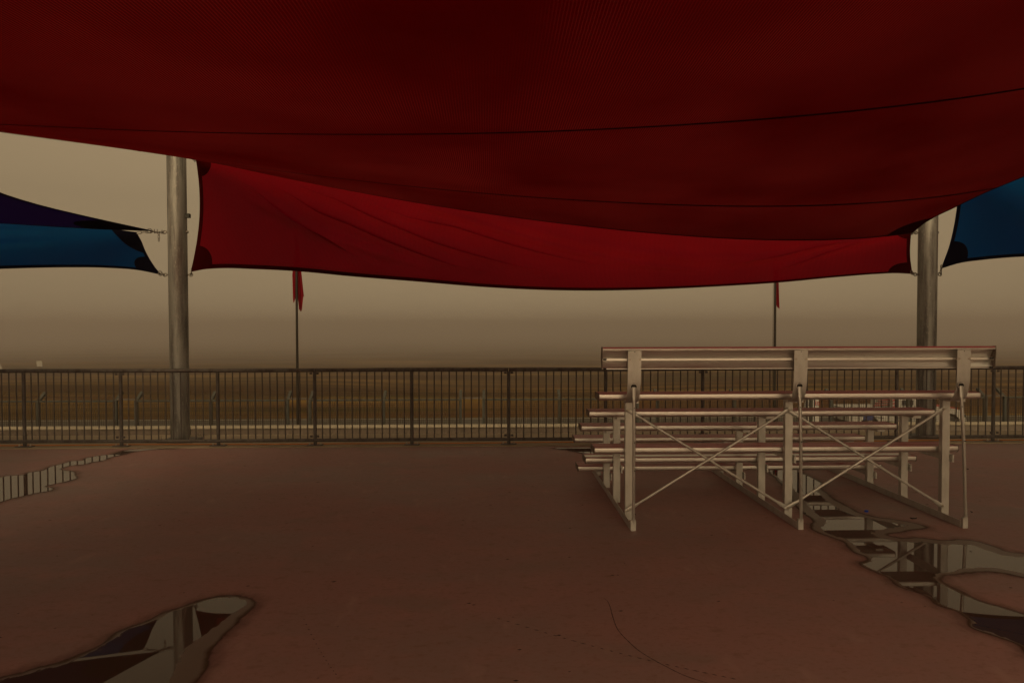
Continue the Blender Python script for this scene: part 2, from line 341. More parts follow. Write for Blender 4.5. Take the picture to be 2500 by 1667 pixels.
def puddle(outline, label, step, band, bandfn=None, z=.003):
    poly = np.array([flo(x, y)[:2] for x, y in outline])
    poly = crom(np.vstack([poly, poly[:1]]), np.linspace(0, 1, len(poly)*5+1))[:-1]
    x0, y0 = poly.min(0)-.14; x1, y1 = poly.max(0)+.14
    X = np.arange(x0, x1, step); Y = np.arange(y0, y1, step); G = np.stack(np.meshgrid(X, Y), -1); q = G.reshape(-1, 2)
    s = sdist(q, poly); nx, ny = len(X), len(Y); keep = (s > -.12).reshape(ny, nx)
    cell = keep[:-1, :-1] | keep[1:, :-1] | keep[:-1, 1:] | keep[1:, 1:]
    idx = np.arange(nx*ny).reshape(ny, nx); jj, ii = np.nonzero(cell)
    F = np.stack([idx[jj, ii], idx[jj, ii+1], idx[jj+1, ii+1], idx[jj+1, ii]], 1)
    used, inv = np.unique(F, return_inverse=True); F = inv.reshape(F.shape)
    V = np.c_[q[used], np.full(len(used), z)]
    me = bpy.data.meshes.new('puddle'); me.from_pydata(V.tolist(), [], F.tolist())
    A = me.attributes.new('shore', 'FLOAT', 'POINT'); A.data.foreach_set('value', s[used].astype(np.float32))
    B = me.attributes.new('band', 'FLOAT', 'POINT')
    bv = np.full(len(used), band) if bandfn is None else np.array([bandfn(*p) for p in q[used]])
    B.data.foreach_set('value', bv.astype(np.float32))
    me.materials.append(M['water'])
    return tag(link('puddle', me), label, None, kind='structure')
puddle([(-90, 1172), (0, 1165), (15, 1162), (55, 1159), (68, 1154), (95, 1150), (120, 1140), (160, 1130), (178, 1125), (195, 1125), (210, 1118), (245, 1112), (270, 1109),
        (285, 1104), (305, 1099), (340, 1096.5), (400, 1094), (450, 1092.6), (440, 1094), (370, 1098), (330, 1103), (300, 1110), (285, 1113), (245, 1126), (220, 1130), (205, 1134), (175, 1137), (155, 1142), (150, 1146),
        (168, 1149), (182, 1152), (184, 1160), (189, 1167), (170, 1174), (140, 1181), (112, 1187), (132, 1191), (118, 1200), (85, 1205), (55, 1212), (20, 1221), (0, 1227), (-90, 1252)],
       'long puddle running to the railing on the left, mirroring railing bars', .022, .012)
def bandL(x, y):       # wide wet margin only along the right-hand shore
    a, b = flo(240, 1640), flo(620, 1468); t = ((x-a.x)*(b.x-a.x)+(y-a.y)*(b.y-a.y))/((b-a).xy.length_squared)
    c = ((x-a.x)*(b.y-a.y)-(y-a.y)*(b.x-a.x))/((b-a).xy.length)
    return .035 + .10*max(0, min(1, c*5+.25))
puddle([(-60, 1690), (0, 1655), (60, 1640), (160, 1610), (240, 1577), (290, 1541), (360, 1515), (400, 1495), (450, 1480), (480, 1467), (530, 1455), (575, 1453), (603, 1459),
        (625, 1467), (615, 1487), (580, 1520), (540, 1560), (512, 1595), (505, 1630), (480, 1662), (445, 1700), (400, 1740), (-60, 1760)],
       'puddle in the near left corner mirroring the tall pole and chain', .016, .05, bandL)
def bandR(x, y): return .07 + .05*math.sin(x*2.1+y*1.3)
puddle([(1872, 1146), (1895, 1172), (1915, 1192), (1935, 1225), (1958, 1252), (1982, 1270), (1980, 1290), (2009, 1306), (2052, 1320), (2081, 1346), (2116, 1362), (2099, 1375), (2125, 1393), (2164, 1407), (2197, 1433), (2258, 1454), (2284, 1476),
        (2334, 1494), (2360, 1512), (2367, 1530), (2399, 1545), (2446, 1559), (2486, 1577), (2505, 1597), (2580, 1640), (2680, 1640), (2640, 1535), (2560, 1513), (2500, 1498),
        (2457, 1485), (2392, 1465), (2349, 1443), (2316, 1429), (2298, 1414), (2313, 1405), (2349, 1402), (2414, 1396), (2465, 1404), (2500, 1411), (2600, 1432), (2660, 1440), (2640, 1372), (2560, 1358), (2500, 1351),
        (2465, 1348), (2436, 1337), (2392, 1324), (2349, 1317), (2302, 1319), (2244, 1313), (2197, 1313), (2168, 1307), (2186, 1302), (2211, 1297), (2240, 1293), (2266, 1288), (2240, 1279), (2193, 1270), (2139, 1261),
        (2099, 1252), (2081, 1243), (2052, 1226), (2023, 1208), (2009, 1194), (2013, 1183), (1995, 1172), (1962, 1156), (1940, 1142)],
       'branching puddle trailing from under the bleacher to the right edge', .016, .06, bandR)
puddle([(1350, 1094), (1380, 1099), (1420, 1106), (1470, 1111), (1550, 1115), (1640, 1114), (1720, 1110), (1760, 1101), (1740, 1094.5), (1640, 1093), (1500, 1093), (1400, 1093)],
       'dark puddle against the kerb behind the bleacher seats', .022, .02)

# cracks and marks belong to the floor
ck = MB(); cp = crom([flo(x, y)[:2] for x, y in ((1472, 1458), (1483, 1467), (1488, 1477), (1496, 1505), (1510, 1539), (1535, 1566), (1560, 1588), (1590, 1607), (1625, 1626), (1670, 1648), (1730, 1668), (1800, 1690))], np.linspace(0, 1, 90))
for i in range(len(cp)-1):
    a, b = Vector((*cp[i], .0015)), Vector((*cp[i+1], .0015)); t = (b-a).normalized(); s = Vector((-t.y, t.x, 0))*(.0016+.0012*random.random())*min(1, .3+i/12)
    k = len(ck.v); ck.v += [tuple(a-s), tuple(b-s), tuple(b+s), tuple(a+s)]; ck.f.append((k, k+1, k+2, k+3))
ck.build('crack', 'crack', floor)
def dashes(p0, p1, n, L0):
    d = MB()
    for i in range(n):
        t = i/(n-1); x = p0[0]+(p1[0]-p0[0])*t; y = p0[1]+(p1[1]-p0[1])*t + 9*math.sin(t*3.1)
        a = flo(x, y); Lx = L0*(.6+.8*random.random()); k = len(d.v)
        for dx, dy in ((-Lx, .004), (0, -.004), (Lx, -.003), (0, .005)): d.v.append((a.x+dx, a.y+dy-dx*.25, .0015))
        d.f.append((k, k+1, k+2, k+3))
    return d
dashes((1218, 1510), (1790, 1656), 26, .013).build('scuff_mark', 'crack', floor)
dashes((742, 1512), (820, 1645), 14, .006).build('scuff_mark', 'crack', floor)
sm = MB()
for i in range(240):
    x = random.uniform(-4, 4.6); y = random.uniform(2.3, 9.6); r = random.uniform(.003, .011)*(1.5 if random.random() < .1 else 1); k = len(sm.v)
    sm.v += [(x-r*1.6, y, .0012), (x, y-r*.7, .0012), (x+r*1.3, y+.2*r, .0012), (x+.1*r, y+r*.8, .0012)]; sm.f.append((k, k+1, k+2, k+3))
tag(sm.build('grit_specks', 'crack', floor), kind='stuff')

# ------------------------------------------------------------------ railing
DF = 9.91
px0, pstep = 59.0, 236.6
Xk = lambda k: at(px0+pstep*k, 1000, DF).x
rail = tag(empty('railing', (Xk(0), DF, 0)), 'weathered galvanised steel railing of vertical bars along the terrace edge', 'railing')
HT = 1.064
k0, k1 = -2, 12
post_me = MB().tube([(0, 0, .0), (0, 0, HT-.05)], .0235, 14).data('post', 'galv', 40)
plate = MB().box(-.105, .105, -.05, .05, .013, .023); plate_me = plate.data('base_plate', 'galv')
bolt_me = MB().tube([(0, 0, .023), (0, 0, .035)], .013, 6).tube([(0, 0, .035), (0, 0, .05)], .006, 8).data('anchor_bolt', 'bolt')
bar_me = MB().tube([(0, 0, .092), (0, 0, .55), (0, 0, HT-.045)], .0088, 8).data('baluster', 'galv', 60)
br_me = MB().box(-.018, .018, -.028, -.022, 0, .03).data('bracket', 'galv')
brackets = {1, 3, 5, 7, 10, -1, 12}
for k in range(k0, k1+1):
    X = Xk(k); p = link('post', post_me, rail); p.location = (X, DF, 0)
    def sub(name, me, dx, dz=0):
        o = link(name, me); o.parent = p; o.location = (dx, 0, dz); return o
    sub('base_plate', plate_me, 0)
    for dx in (-.075, .075): sub('anchor_bolt', bolt_me, dx)
    if k in brackets:
        [sub('bracket', br_me, dx, dz) for dx in (-.044, .044) for dz in (HT-.085, .125)]
    if k < k1:
        X1 = Xk(k+1); n = 12
        for i in range(n):
            o = link('baluster', bar_me, rail); o.location = (X+(X1-X)*(i+1)/(n+1), DF, 0)
            o.rotation_euler = (random.gauss(0, .002), random.gauss(0, .0022), 0)
joins = [k0]+[k for k in range(k0+1, k1) if k in brackets]+[k1]
for a, b in zip(joins[:-1], joins[1:]):
    xa, xb = Xk(a)+.004, Xk(b)-.004; sag = random.uniform(-.004, .004)
    MB().tube([(xa, DF, HT-.0265), ((xa+xb)/2, DF, HT-.0265+sag), (xb, DF, HT-.0265)], .0265, 14).build('top_rail', 'galv', rail, 40)
    MB().tube([(xa, DF, .082), ((xa+xb)/2, DF, .082+sag), (xb, DF, .082)], .0235, 14).build('bottom_rail', 'galv', rail, 40)

cb = MB(); cpts = []
for i in range(90):
    x = -14+i*.32; cpts.append((x, 9.985+.012*math.sin(x*.9)+.012*math.sin(x*2.3), .0215))
tag(cb.tube(cpts, .0075, 6).build('orange_cable', 'orange', smooth=60), 'thin orange cable lying along the kerb behind the railing posts', 'cable')

# ------------------------------------------------------------------ sail poles
DP = 10.36; PR_ = .128
PXL, PXR = -4.4927, 6.2144
def sail_pole(x, label, top, eyes):
    o = tag(empty('sail_pole', (x, DP, .012)), label, 'pole', 'steel poles holding the shade sails')
    MB().tube([(x, DP, .03), (x, DP, 1.5), (x, DP, 3), (x, DP, top)], PR_, 32).build('shaft', 'pole', o, 40)
    MB().box(x-.24, x+.24, DP-.2, DP+.24, .0125, .032).build('base_plate', 'galv', o)
    for dx in (-.19, .19):
        for dy in (-.155, .19):
            MB().tube([(x+dx, DP+dy, .032), (x+dx, DP+dy, .052)], .02, 6).tube([(x+dx, DP+dy, .052), (x+dx, DP+dy, .085)], .01, 8).build('anchor_bolt', 'bolt', o)
    MB().tube([(x, DP, top), (x, DP, top+.012)], PR_+.004, 32).build('end_cap', 'galv', o, 40)
    for sx, z in eyes:
        MB().tube([(x+sx*(PR_-.01), DP, z), (x+sx*(PR_+.030), DP, z)], .008, 8).tube([(x+sx*(PR_-.004), DP, z), (x+sx*(PR_+.008), DP, z)], .017, 8)\
            .torus((x+sx*(PR_+.052), DP, z), (sx, 0, 0), (0, .35, 1), .024, 0, .0072).build('eye_bolt', 'steel', o, 60)
    return o
zlow = at(420, 671, DP).z; zmid = at(420, 567, DP).z; zhi = 4.02
pl = sail_pole(PXL, 'galvanised steel pole on the left holding red and blue sails', 4.35, ((-1, zlow), (1, zlow), (-1, zmid), (1, zhi)))
pr = sail_pole(PXR, 'galvanised steel pole on the right, behind the bleacher', 4.35, ((-1, zlow), (1, zlow), (-1, zmid), (1, zhi)))
q = at(458, 527, DP); MB().box(PXL+PR_-.004, PXL+PR_+.05, DP-.03, DP+.03, q.z-.028, q.z+.028).build('junction_box', 'fence', pl)
MB().disc((PXL+PR_-.004, DP-.01, zmid), (1, 0, 0), .018, .03).build('bolt_head', 'steel', pl)
MB().disc((PXR+PR_-.004, DP-.01, zmid), (1, 0, 0), .016, .022).build('bolt_head', 'steel', pr)

# ------------------------------------------------------------------ shade sails
NU, NV = 96, 72
class Patch:
    """Coons patch between four boundary curves given as functions of t -> (n,3)"""
    def __init__(s, F, B, Lf, Rt): s.F, s.B, s.L, s.R = F, B, Lf, Rt
    def __call__(s, u, v):
        u = np.atleast_1d(u).astype(float).ravel(); v = np.atleast_1d(v).astype(float).ravel(); U, V = u[:, None], v[:, None]
        F, B, Lf, Rt = s.F(u), s.B(u), s.L(v), s.R(v); z = np.zeros(1); o = np.ones(1)
        c00, c10, c01, c11 = s.F(z), s.F(o), s.B(z), s.B(o)
        return (1-V)*F+V*B+(1-U)*Lf+U*Rt-((1-U)*(1-V)*c00+U*(1-V)*c10+(1-U)*V*c01+U*V*c11)
    def normal(s, u, v):
        e = 2e-3; uu = np.clip(u, e, 1-e); vv = np.clip(v, e, 1-e)
        n = np.cross(s(uu+e, vv)-s(uu-e, vv), s(uu, vv+e)-s(uu, vv-e)); return n/np.linalg.norm(n, axis=1, keepdims=True)
def sheet(S, us, vs_, off, Lu, Lv):
    UU, VV = np.meshgrid(us, vs_); u, v = UU.ravel(), VV.ravel(); P = S(u, v)
    if off: 
        n = S.normal(u, v); sgn = np.sign((n*(np.array([0, 0, CAMH])-P)).sum(1))[:, None]; P = P+n*sgn*off
    return P.reshape(len(vs_), len(us), 3), np.stack([UU*Lu, VV*Lv], -1)
def polar(S, u0, v0, su, sv, rad, Lu, Lv, off, a0=0, a1=math.pi/2):
    rr = np.linspace(0, rad, 14); aa = np.linspace(a0, a1, 22); RR, AA = np.meshgrid(rr, aa)
    u = np.clip(u0+su*RR*np.cos(AA)/Lu, 0, 1).ravel(); v = np.clip(v0+sv*RR*np.sin(AA)/Lv, 0, 1).ravel()
    P = S(u, v); n = S.normal(u, v); sgn = np.sign((n*(np.array([0, 0, CAMH])-P)).sum(1))[:, None]
    return (P+n*sgn*off).reshape(RR.shape+(3,)), np.stack([u*Lu, v*Lv], -1).reshape(RR.shape+(2,))
class lambda_patch:
    def __init__(s, S, v0, v1): s.S, s.v0, s.v1 = S, v0, v1
    def __call__(s, u, v): return s.S(u, v+s.v0+(s.v1-s.v0)*np.asarray(u))
    def normal(s, u, v): return s.S.normal(u, v+s.v0+(s.v1-s.v0)*np.asarray(u))
def sail(name, label, cat, S, Lu, Lv, mf, mh, hem=.05, edges='FBLR', patches=(), seams=(), nu=NU, nv=NV, group=None):
    o = tag(empty(name, tuple(S(.5, 0)[0])), label, cat, group)
    P, uv = sheet(S, np.linspace(0, 1, nu), np.linspace(0, 1, nv), 0, Lu, Lv)
    MB().grid(P, uv).build('fabric', mf, o, 180)
    for e in edges:
        h = hem/(Lv if e in 'FB' else Lu)
        us, vs_ = np.linspace(0, 1, nu*2), np.linspace(0, 1, nv*2)
        if e == 'F': vs_ = np.linspace(0, h, 3)
        if e == 'B': vs_ = np.linspace(1-h, 1, 3)
        if e == 'L': us = np.linspace(0, h, 3)
        if e == 'R': us = np.linspace(1-h, 1, 3)
        P, uv = sheet(S, us, vs_, .004, Lu, Lv); MB().grid(P, uv).build('hem', mh, o, 180)
    for (u0, v0, rad) in patches:
        P, uv = polar(S, u0, v0, 1 if u0 == 0 else -1, 1 if v0 == 0 else -1, rad, Lu, Lv, .007); MB().grid(P, uv).build('corner_patch', mh, o, 180)
    for v0, v1, wd in seams:
        P, uv = sheet(lambda_patch(S, v0, v1), np.linspace(0, 1, nu*2), np.linspace(-wd/2/Lv, wd/2/Lv, 2), .004, Lu, Lv); MB().grid(P, uv).build('seam', 'seam', o, 180)
    return o
V3 = lambda p: np.array(p, float)
def curve(pts): 
    A = np.array([tuple(p) for p in pts], float); return lambda t: crom(A, t)
# red roof sail: high front-left corner, low front-right corner
fpx = [(476, 389), (560, 406.5), (700, 436), (850, 465), (1000, 492), (1150, 516), (1300, 537), (1450, 555), (1600, 570), (1750, 581), (1900, 586.5), (2020, 586), (2130, 580), (2226, 569)]
def dfront(x, x0, x1, d0=10.22, sag=.75): 
    t = (x-x0)/(x1-x0); return d0 - sag*math.sin(math.pi*min(1, max(0, t)))**.8
front = [at(x, y, dfront(x, 476, 2226)) for x, y in fpx]
FLc, FRc = front[0], front[-1]
BLc, BRc = Vector((-4.75, -3.6, 2.42)), Vector((6.3, -3.6, 5.05))
left = [FLc, at(350, 371, 8.85), at(240, 355.5, 7.8), at(120, 339, 6.95), at(0, 322, 6.2), Vector((-4.15, 3.5, 2.93)), Vector((-4.4, 1.2, 2.72)), BLc]
right = [FRc, at(2262, 541, 9.85), at(2330, 507, 9.3), at(2400, 473, 8.75), at(2500, 431, 8.05), Vector((5.75, 5.0, 3.72)), Vector((5.95, 2, 4.25)), BRc]
back = [BLc, Vector((-2, -2.9, 2.95)), Vector((.8, -2.7, 3.5)), Vector((3.6, -2.9, 4.2)), BRc]  # unseen back edge, extended rearward to shade the near floor
S_red = Patch(curve(front), curve(back), curve(left), curve(right))
sail('shade_sail', 'huge dark red shade sail stretched overhead', 'shade sail', S_red, 11.0, 12.8, 'red_sail', 'red_hem', .045, 'FLR',
     patches=((1, 0, .5), (0, 0, .4)), seams=((.125, .125, .07), (.338, .378, .035), (.60, .62, .03), (.85, .85, .03)), group='shade sails')
# red skirt panel hung between the poles
tpx = [(478, 384), (560, 396), (700, 424), (850, 452), (1000, 479), (1150, 503), (1300, 524), (1450, 542), (1600, 557), (1750, 568), (1900, 574), (2020, 574), (2130, 570), (2224, 566)]
bpx = [(466, 664), (500, 657.5), (540, 655), (620, 657), (720, 662), (860, 675), (1000, 686), (1200, 702), (1330, 708), (1450, 709.5), (1600, 706.5), (1750, 699.5), (1900, 690), (2050, 676), (2140, 669), (2190, 667), (2227, 669)]
DS = 10.3
class Skirt(Patch):
    """cloth panel with gathered folds: along each fold line the cloth doubles back on itself"""
    folds = (); gathers = ()
    def __call__(s, u, v):
        u = np.atleast_1d(u).ravel().astype(float); v = np.atleast_1d(v).ravel().astype(float); d = np.zeros(len(u)); dv = np.zeros(len(u))
        edge = np.clip(v*14, 0, 1)*np.clip((1-v)*14, 0, 1)
        for (pts, amp, wid) in s.folds:
            A = np.array(pts); vv = np.interp(u, A[:, 0], A[:, 1]); ins = np.clip((u-A[0, 0])/.03, 0, 1)*np.clip((A[-1, 0]-u)/.08, 0, 1)
            d += amp*ins*np.exp(-((v-vv)/wid)**2)
        for (pts, amp, wid, lap) in s.gathers:
            A = np.array(pts); vv = np.interp(u, A[:, 0], A[:, 1]); L0 = A[-1, 0]-A[0, 0]
            ins = np.clip((u-A[0, 0])/(.3*L0), 0, 1)*np.clip((A[-1, 0]-u)/(.35*L0), 0, 1); t = (v-vv)/wid
            d += amp*ins*np.exp(-(t*.7)**2)*np.sign(.5+t*.0); dv -= lap*ins*wid*t*np.exp(-t*t); d += .012*ins*np.tanh(t*2)
        P = Patch.__call__(s, u, np.clip(v+dv*edge, 0, 1)); P[:, 1] += d*edge; return P
def fold_px(px):
    """photo positions on the red panel -> (u, v) of the panel"""
    T, B = np.array(tpx, float), np.array(bpx, float); o = []
    for x, y in px:
        t, b = np.interp(x, T[:, 0], T[:, 1]), np.interp(x, B[:, 0], B[:, 1]); o.append(((x-475)/(2225-475), (y-t)/(b-t)))
    return o
def edgecurve(p): return curve([at(x, y, DS) for x, y in p])
S_skirt = Skirt(edgecurve(tpx), edgecurve(bpx), edgecurve([(478, 384), (484, 430), (487.5, 480), (487, 530), (482, 580), (474.5, 625), (466, 664)]),
                edgecurve([(2224, 566), (2222.5, 590), (2221.5, 615), (2223, 640), (2227, 669)]))
S_skirt.gathers = ((fold_px([(540, 405), (567, 427), (628, 480), (691, 528), (783, 583), (862, 625), (930, 655)]), .05, .040, 2.1), (fold_px([(585, 408), (628, 435), (691, 470), (757, 512), (836, 543), (928, 583), (1034, 623), (1100, 646), (1230, 672)]), .055, .038, 2.4),
                   (fold_px([(660, 428), (725, 456), (810, 485), (876, 517), (955, 551), (1047, 588), (1100, 604), (1250, 646), (1400, 670)]), .055, .036, 2.3), (fold_px([(840, 470), (981, 528), (1100, 551), (1250, 598), (1420, 640), (1560, 658)]), .045, .036, 2.0),
                   (fold_px([(2150, 578), (2089, 586), (2004, 599), (1902, 623), (1800, 642), (1700, 655)][::-1]), .045, .042, 1.9), (fold_px([(2150, 582), (2096, 592), (2021, 616), (1953, 640), (1880, 660)][::-1]), .04, .04, 1.8))
S_skirt.folds = (([(.06, .3), (.14, .52), (.24, .7), (.34, .84)], .05, .05), ([(.3, .06), (.45, .32), (.6, .58), (.72, .72)], .05, .05), ([(.4, .1), (.55, .35), (.7, .5), (.85, .45)], .05, .09),
                 ([(.012, .72), (.022, .85), (.034, .98)], .03, .04), ([(.024, .74), (.035, .87), (.05, .98)], .03, .04), ([(.03, .62), (.055, .85), (.07, .98)], .025, .04))
sail('shade_sail_skirt', 'bright red cloth panel hanging between the two poles', 'shade panel', S_skirt, 10.5, 1.3, 'red_skirt', 'red_hem', .055, 'BLR',
     patches=((0, 1, .30), (1, 1, .36), (0, 0, .22), (1, 0, .22)), nu=320, nv=230, group='shade sail panels')
# blue sail on the left
zc = at(374, 562, 10.25)
frontb = [at(-2400, 330, 10.2), at(-1500, 440, 9.7), at(-700, 505, 9.55), at(0, 545, 9.85), at(200, 557, 10.05), at(374, 563.5, 10.25)]
rightb = [frontb[-1], at(204, 526, 9.35), at(100, 501, 8.8), at(0, 470, 8.2), Vector((-5.35, 6.2, 3.5)), Vector((-4.95, 3.5, 3.85)), Vector((-4.75, 0, 4.4)), Vector((-4.8, -6, 5.2))]  # unseen rear stretch bent inward to narrow the light gap beside the red sail
leftb = [frontb[0], Vector((-15.0, 6, 3.2)), Vector((-15.4, 1, 2.8)), Vector((-15.8, -6, 2.5))]
backb = [leftb[-1], Vector((-12, -5.3, 3.1)), Vector((-9, -5.3, 4.2)), rightb[-1]]  # unseen back edge, stretched rearward to block light from behind left
S_bl = Patch(curve(frontb), curve(backb), curve(leftb), curve(rightb))
sail('shade_sail', 'dark navy shade sail sloping up from the left pole', 'shade sail', S_bl, 10.5, 12.5, 'blue_sail', 'blue_hem', .05, 'FR', patches=((1, 0, .55),), seams=((.3, .3, .03),), group='shade sails')
S_bs = Skirt(edgecurve([(-2400, 330), (-1500, 430), (-700, 495), (0, 535), (200, 550), (333, 567)]), edgecurve([(-2400, 690), (-1500, 712), (-700, 688), (-200, 662), (0, 656.5), (150, 653), (260, 654), (340, 660), (394, 671)]),
             edgecurve([(-2400, 330), (-2380, 520), (-2400, 690)]), edgecurve([(333, 567), (345, 588), (354, 610), (366, 633), (380, 654), (394, 671)]))
S_bs.folds = (([(.6, .2), (.75, .45), (.85, .7)], .05, .08), ([(.8, .62), (.86, .5), (.93, .38)], .05, .07), ([(.78, .3), (.86, .22), (.92, .2)], .03, .05))
sail('shade_sail_skirt', 'teal blue cloth panel hanging beside the left pole', 'shade panel', S_bs, 15.5, .75, 'blue_skirt', 'blue_hem', .05, 'BR', patches=((1, 1, .33), (1, 0, .36)), nu=200, nv=40, group='shade sail panels')
# blue sail on the right
zt = Vector((PXR+.2, 10.25, 3.98))
frontc = [zt, at(2560, 440, 9.9), at(2900, 500, 9.6), at(3500, 575, 9.6), at(4100, 566, 10.2)]
rightc = [frontc[-1], Vector((16.6, 6, 3.5)), Vector((16.8, -6, 5.2))]
leftc = [zt, Vector((6.55, 7.5, 3.8)), Vector((6.3, 3, 3.5)), Vector((6.3, -6, 2.9))]  # unseen edge pulled inward and run far back to block light on the floor
backc = [leftc[-1], Vector((11.5, -5.3, 3.6)), rightc[-1]]
S_br = Patch(curve(frontc), curve(backc), curve(leftc), curve(rightc))
sail('shade_sail', 'navy shade sail beyond the right pole, mostly behind the red one', 'shade sail', S_br, 10.5, 12.5, 'blue_sail', 'blue_hem', .05, 'FL', group='shade sails')
S_bt = Skirt(edgecurve([(2337, 400), (2560, 425), (2900, 480), (3500, 560), (4090, 566)]), edgecurve([(2297, 656), (2340, 643), (2400, 634.5), (2500, 626.5), (2700, 628), (3100, 690), (3600, 705), (4090, 669)]),
             edgecurve([(2337, 400), (2339, 450), (2336, 505), (2330, 545), (2318, 598), (2297, 656)]), edgecurve([(4090, 566), (4085, 610), (4090, 669)]))
S_bt.folds = (([(.02, .2), (.12, .5), (.3, .75)], .03, .09),)
sail('shade_sail_skirt', 'blue cloth panel at the right edge beside the right pole', 'shade panel', S_bt, 10.5, 1.35, 'blue_skirt', 'blue_hem', .055, 'BL', patches=((0, 1, .36),), nu=140, nv=50, group='shade sail panels')

# chains from sail corners to the poles
def chain(p0, p1, n, label, r=.0048, ring=True, tail=0):
    p0, p1 = Vector(p0), Vector(p1); o = tag(empty('chain', tuple(p0)), label, 'chain', 'chains tying sail corners to poles')
    t = (p1-p0); L0 = t.length; t.normalize(); pitch = L0/n
    for i in range(n):
        c = p0+t*(pitch*(i+.5)); c.z -= .012*math.sin(math.pi*(i+.5)/n)*(n > 3)
        up = Vector((0, 1, .25)) if i % 2 else Vector((0, .3, 1)); Rr = min(.02, pitch*.36)
        MB().torus(c, t, up, Rr, max(.002, pitch*.5+.006-Rr), r).build('link', 'steel', o, 80)
    if ring: MB().torus(p0-t*.012, t, (0, .25, 1), .032, 0, .0055, 18).build('d_ring', 'steel', o, 80)
    for j in range(tail):
        c = p0+t*(L0*.62)+Vector((0, -.004, -.03-.042*j)); MB().torus(c, (0, 0, 1), (1, 0, 0) if j % 2 else (.3, 1, 0), .012, .012, .004).build('link', 'steel', o, 80)
    if n >= 5:
        for f in (.28, .5, .86):
            c = p0+t*(L0*f); MB().tube([c+Vector((0, 0, -.03)), c+Vector((0, 0, .03))], .005, 6).build('shackle_pin', 'steel', o, 60)
    return o
ey = lambda x, sx, z: (x+sx*(PR_+.058), DP-.01, z)
chain(at(393, 668, 10.3), ey(PXL, -1, zlow), 2, 'short chain from the teal panel corner to the left pole')
chain(at(467, 662, 10.3), ey(PXL, 1, zlow), 2, 'short chain from the red panel to the left pole')
chain(at(368, 564, 10.25), ey(PXL, -1, zmid), 6, 'longer chain with loose tail between navy sail and left pole', tail=3)
chain(at(334, 569, 10.3), at(368, 565, 10.27), 3, 'thin chain linking teal panel top corner to navy sail tip', ring=False)
chain(at(2227, 666, 10.3), ey(PXR, -1, zlow), 2, 'short chain from the red panel to the right pole')
chain(at(2298, 654, 10.3), ey(PXR, 1, zlow), 2, 'short chain from the blue panel to the right pole')
chain(at(2226, 568, 10.22), ey(PXR, -1, zmid), 3, 'chain from the overhead red sail corner to the right pole')
chain(FLc, ey(PXL, 1, zhi), 2, 'short chain at the overhead red sail corner on the left pole')

# ------------------------------------------------------------------ bleacher
XL, BW, D1, ZS, RISE, FO, FZ = .8175, 3.098, 5.774, 1.079, .211, .2775, .601
XR = XL+BW
ble = tag(empty('bleacher', (XL, 5.72, 0)), 'aluminium bleacher seen from behind, maroon striped planks and backrest', 'bleacher')
def rounded(y0, y1, z0, z1, rt, rb, n=5):
    pts = []
    for cy_, cz, a0, r in ((y1-rt, z1-rt, 0, rt), (y0+rt, z1-rt, 90, rt), (y0+rb, z0+rb, 180, rb), (y1-rb, z0+rb, 270, rb)):
        for i in range(n+1):
            a = R(a0+90*i/n); pts.append((cy_+r*math.cos(a), cz+r*math.sin(a)))
    return pts
PD, PT = .25, .051
def plank(name, y, z, strips):
    prof = rounded(y, y+PD, z-PT, z, .006, .024, 7)
    o = MB().loft([[(x, a, b) for a, b in prof] for x in (XL+.004, XR-.004)]).build(name, 'alu', ble, 35)
    for (a, b) in strips:
        MB().box(XL+.005, XR-.005, y+a, y+b, z-.003, z+.0022).build('strip', 'red_strip', o)
    prof2 = rounded(y-.003, y+PD+.003, z-PT-.003, z+.004, .007, .026, 7)
    for x0, x1 in ((XL, XL+.0038), (XR-.0038, XR)):
        MB().loft([[(x, a, b) for a, b in prof2] for x in (x0, x1)]).build('end_cap', 'cap', o, 35)
    for x in (XL-.0012, XR+.0002):
        for dy in (.05, .2): MB().disc((x, y+dy, z-.022), (1, 0, 0), .006, .001, 8).build('rivet', 'hole', o)
    return o
S3 = ((.012, .066), (.092, .146), (.172, .228)); S2 = ((.012, .062), (.188, .238))
for i in range(4): plank('seat_plank', D1+i*.61, ZS-i*RISE, S3)
for i in range(3): plank('foot_plank', D1+FO+i*.61, FZ-i*RISE*.93, S2 if i == 1 else S3)
# backrest: an extruded channel standing on edge, open side to the rear
zt_, yb = 1.4586, 5.608
bh = .170
def bprof():
    # (y, z): rear lip on top, web, centre rib, bottom lip ; closed outline, leaning slightly forward
    o = [(.002, 0), (-.002, -.008), (0, -.022), (.010, -.027), (.030, -.027), (.056, -.082), (.022, -.084), (.018, -.088), (.018, -.103), (.022, -.107), (.054, -.110), (.030, -bh+.010), (.012, -bh+.004), (.012, -bh), (.034, -bh), (.066, -.108), (.068, -.07), (.050, -.02), (.030, 0)]
    return [(yb+a, zt_+b) for a, b in o]
bp = bprof()
bk = MB().loft([[(x, a, b) for a, b in bp] for x in (XL+.004, XR-.004)]).build('backrest', 'alu', ble)
MB().box(XL+.006, XR-.006, yb+.001, yb+.03, zt_-.001, zt_+.0025).build('strip', 'red_strip', bk)
MB().box(XL+.006, XR-.006, yb-.0022, yb+.004, zt_-.0095, zt_-.0005).build('strip', 'red_strip', bk)
ec = [(yb-.004, zt_+.004), (yb-.006, zt_-.05), (yb+.004, zt_-bh-.003), (yb+.040, zt_-bh-.003), (yb+.072, zt_-.10), (yb+.070, zt_-.05), (yb+.052, zt_-.005), (yb+.034, zt_+.004)]
for x0, x1 in ((XL, XL+.0038), (XR-.0038, XR)): MB().loft([[(x, a, b) for a, b in ec] for x in (x0, x1)]).build('end_cap', 'cap', bk)
for x in (XL+.022, XR-.03):
    for z in (zt_-.094, zt_-bh+.006): MB().box(x-.012, x+.012, yb+.0, yb+.012, z-.006, z+.006).build('clip', 'hole', bk)
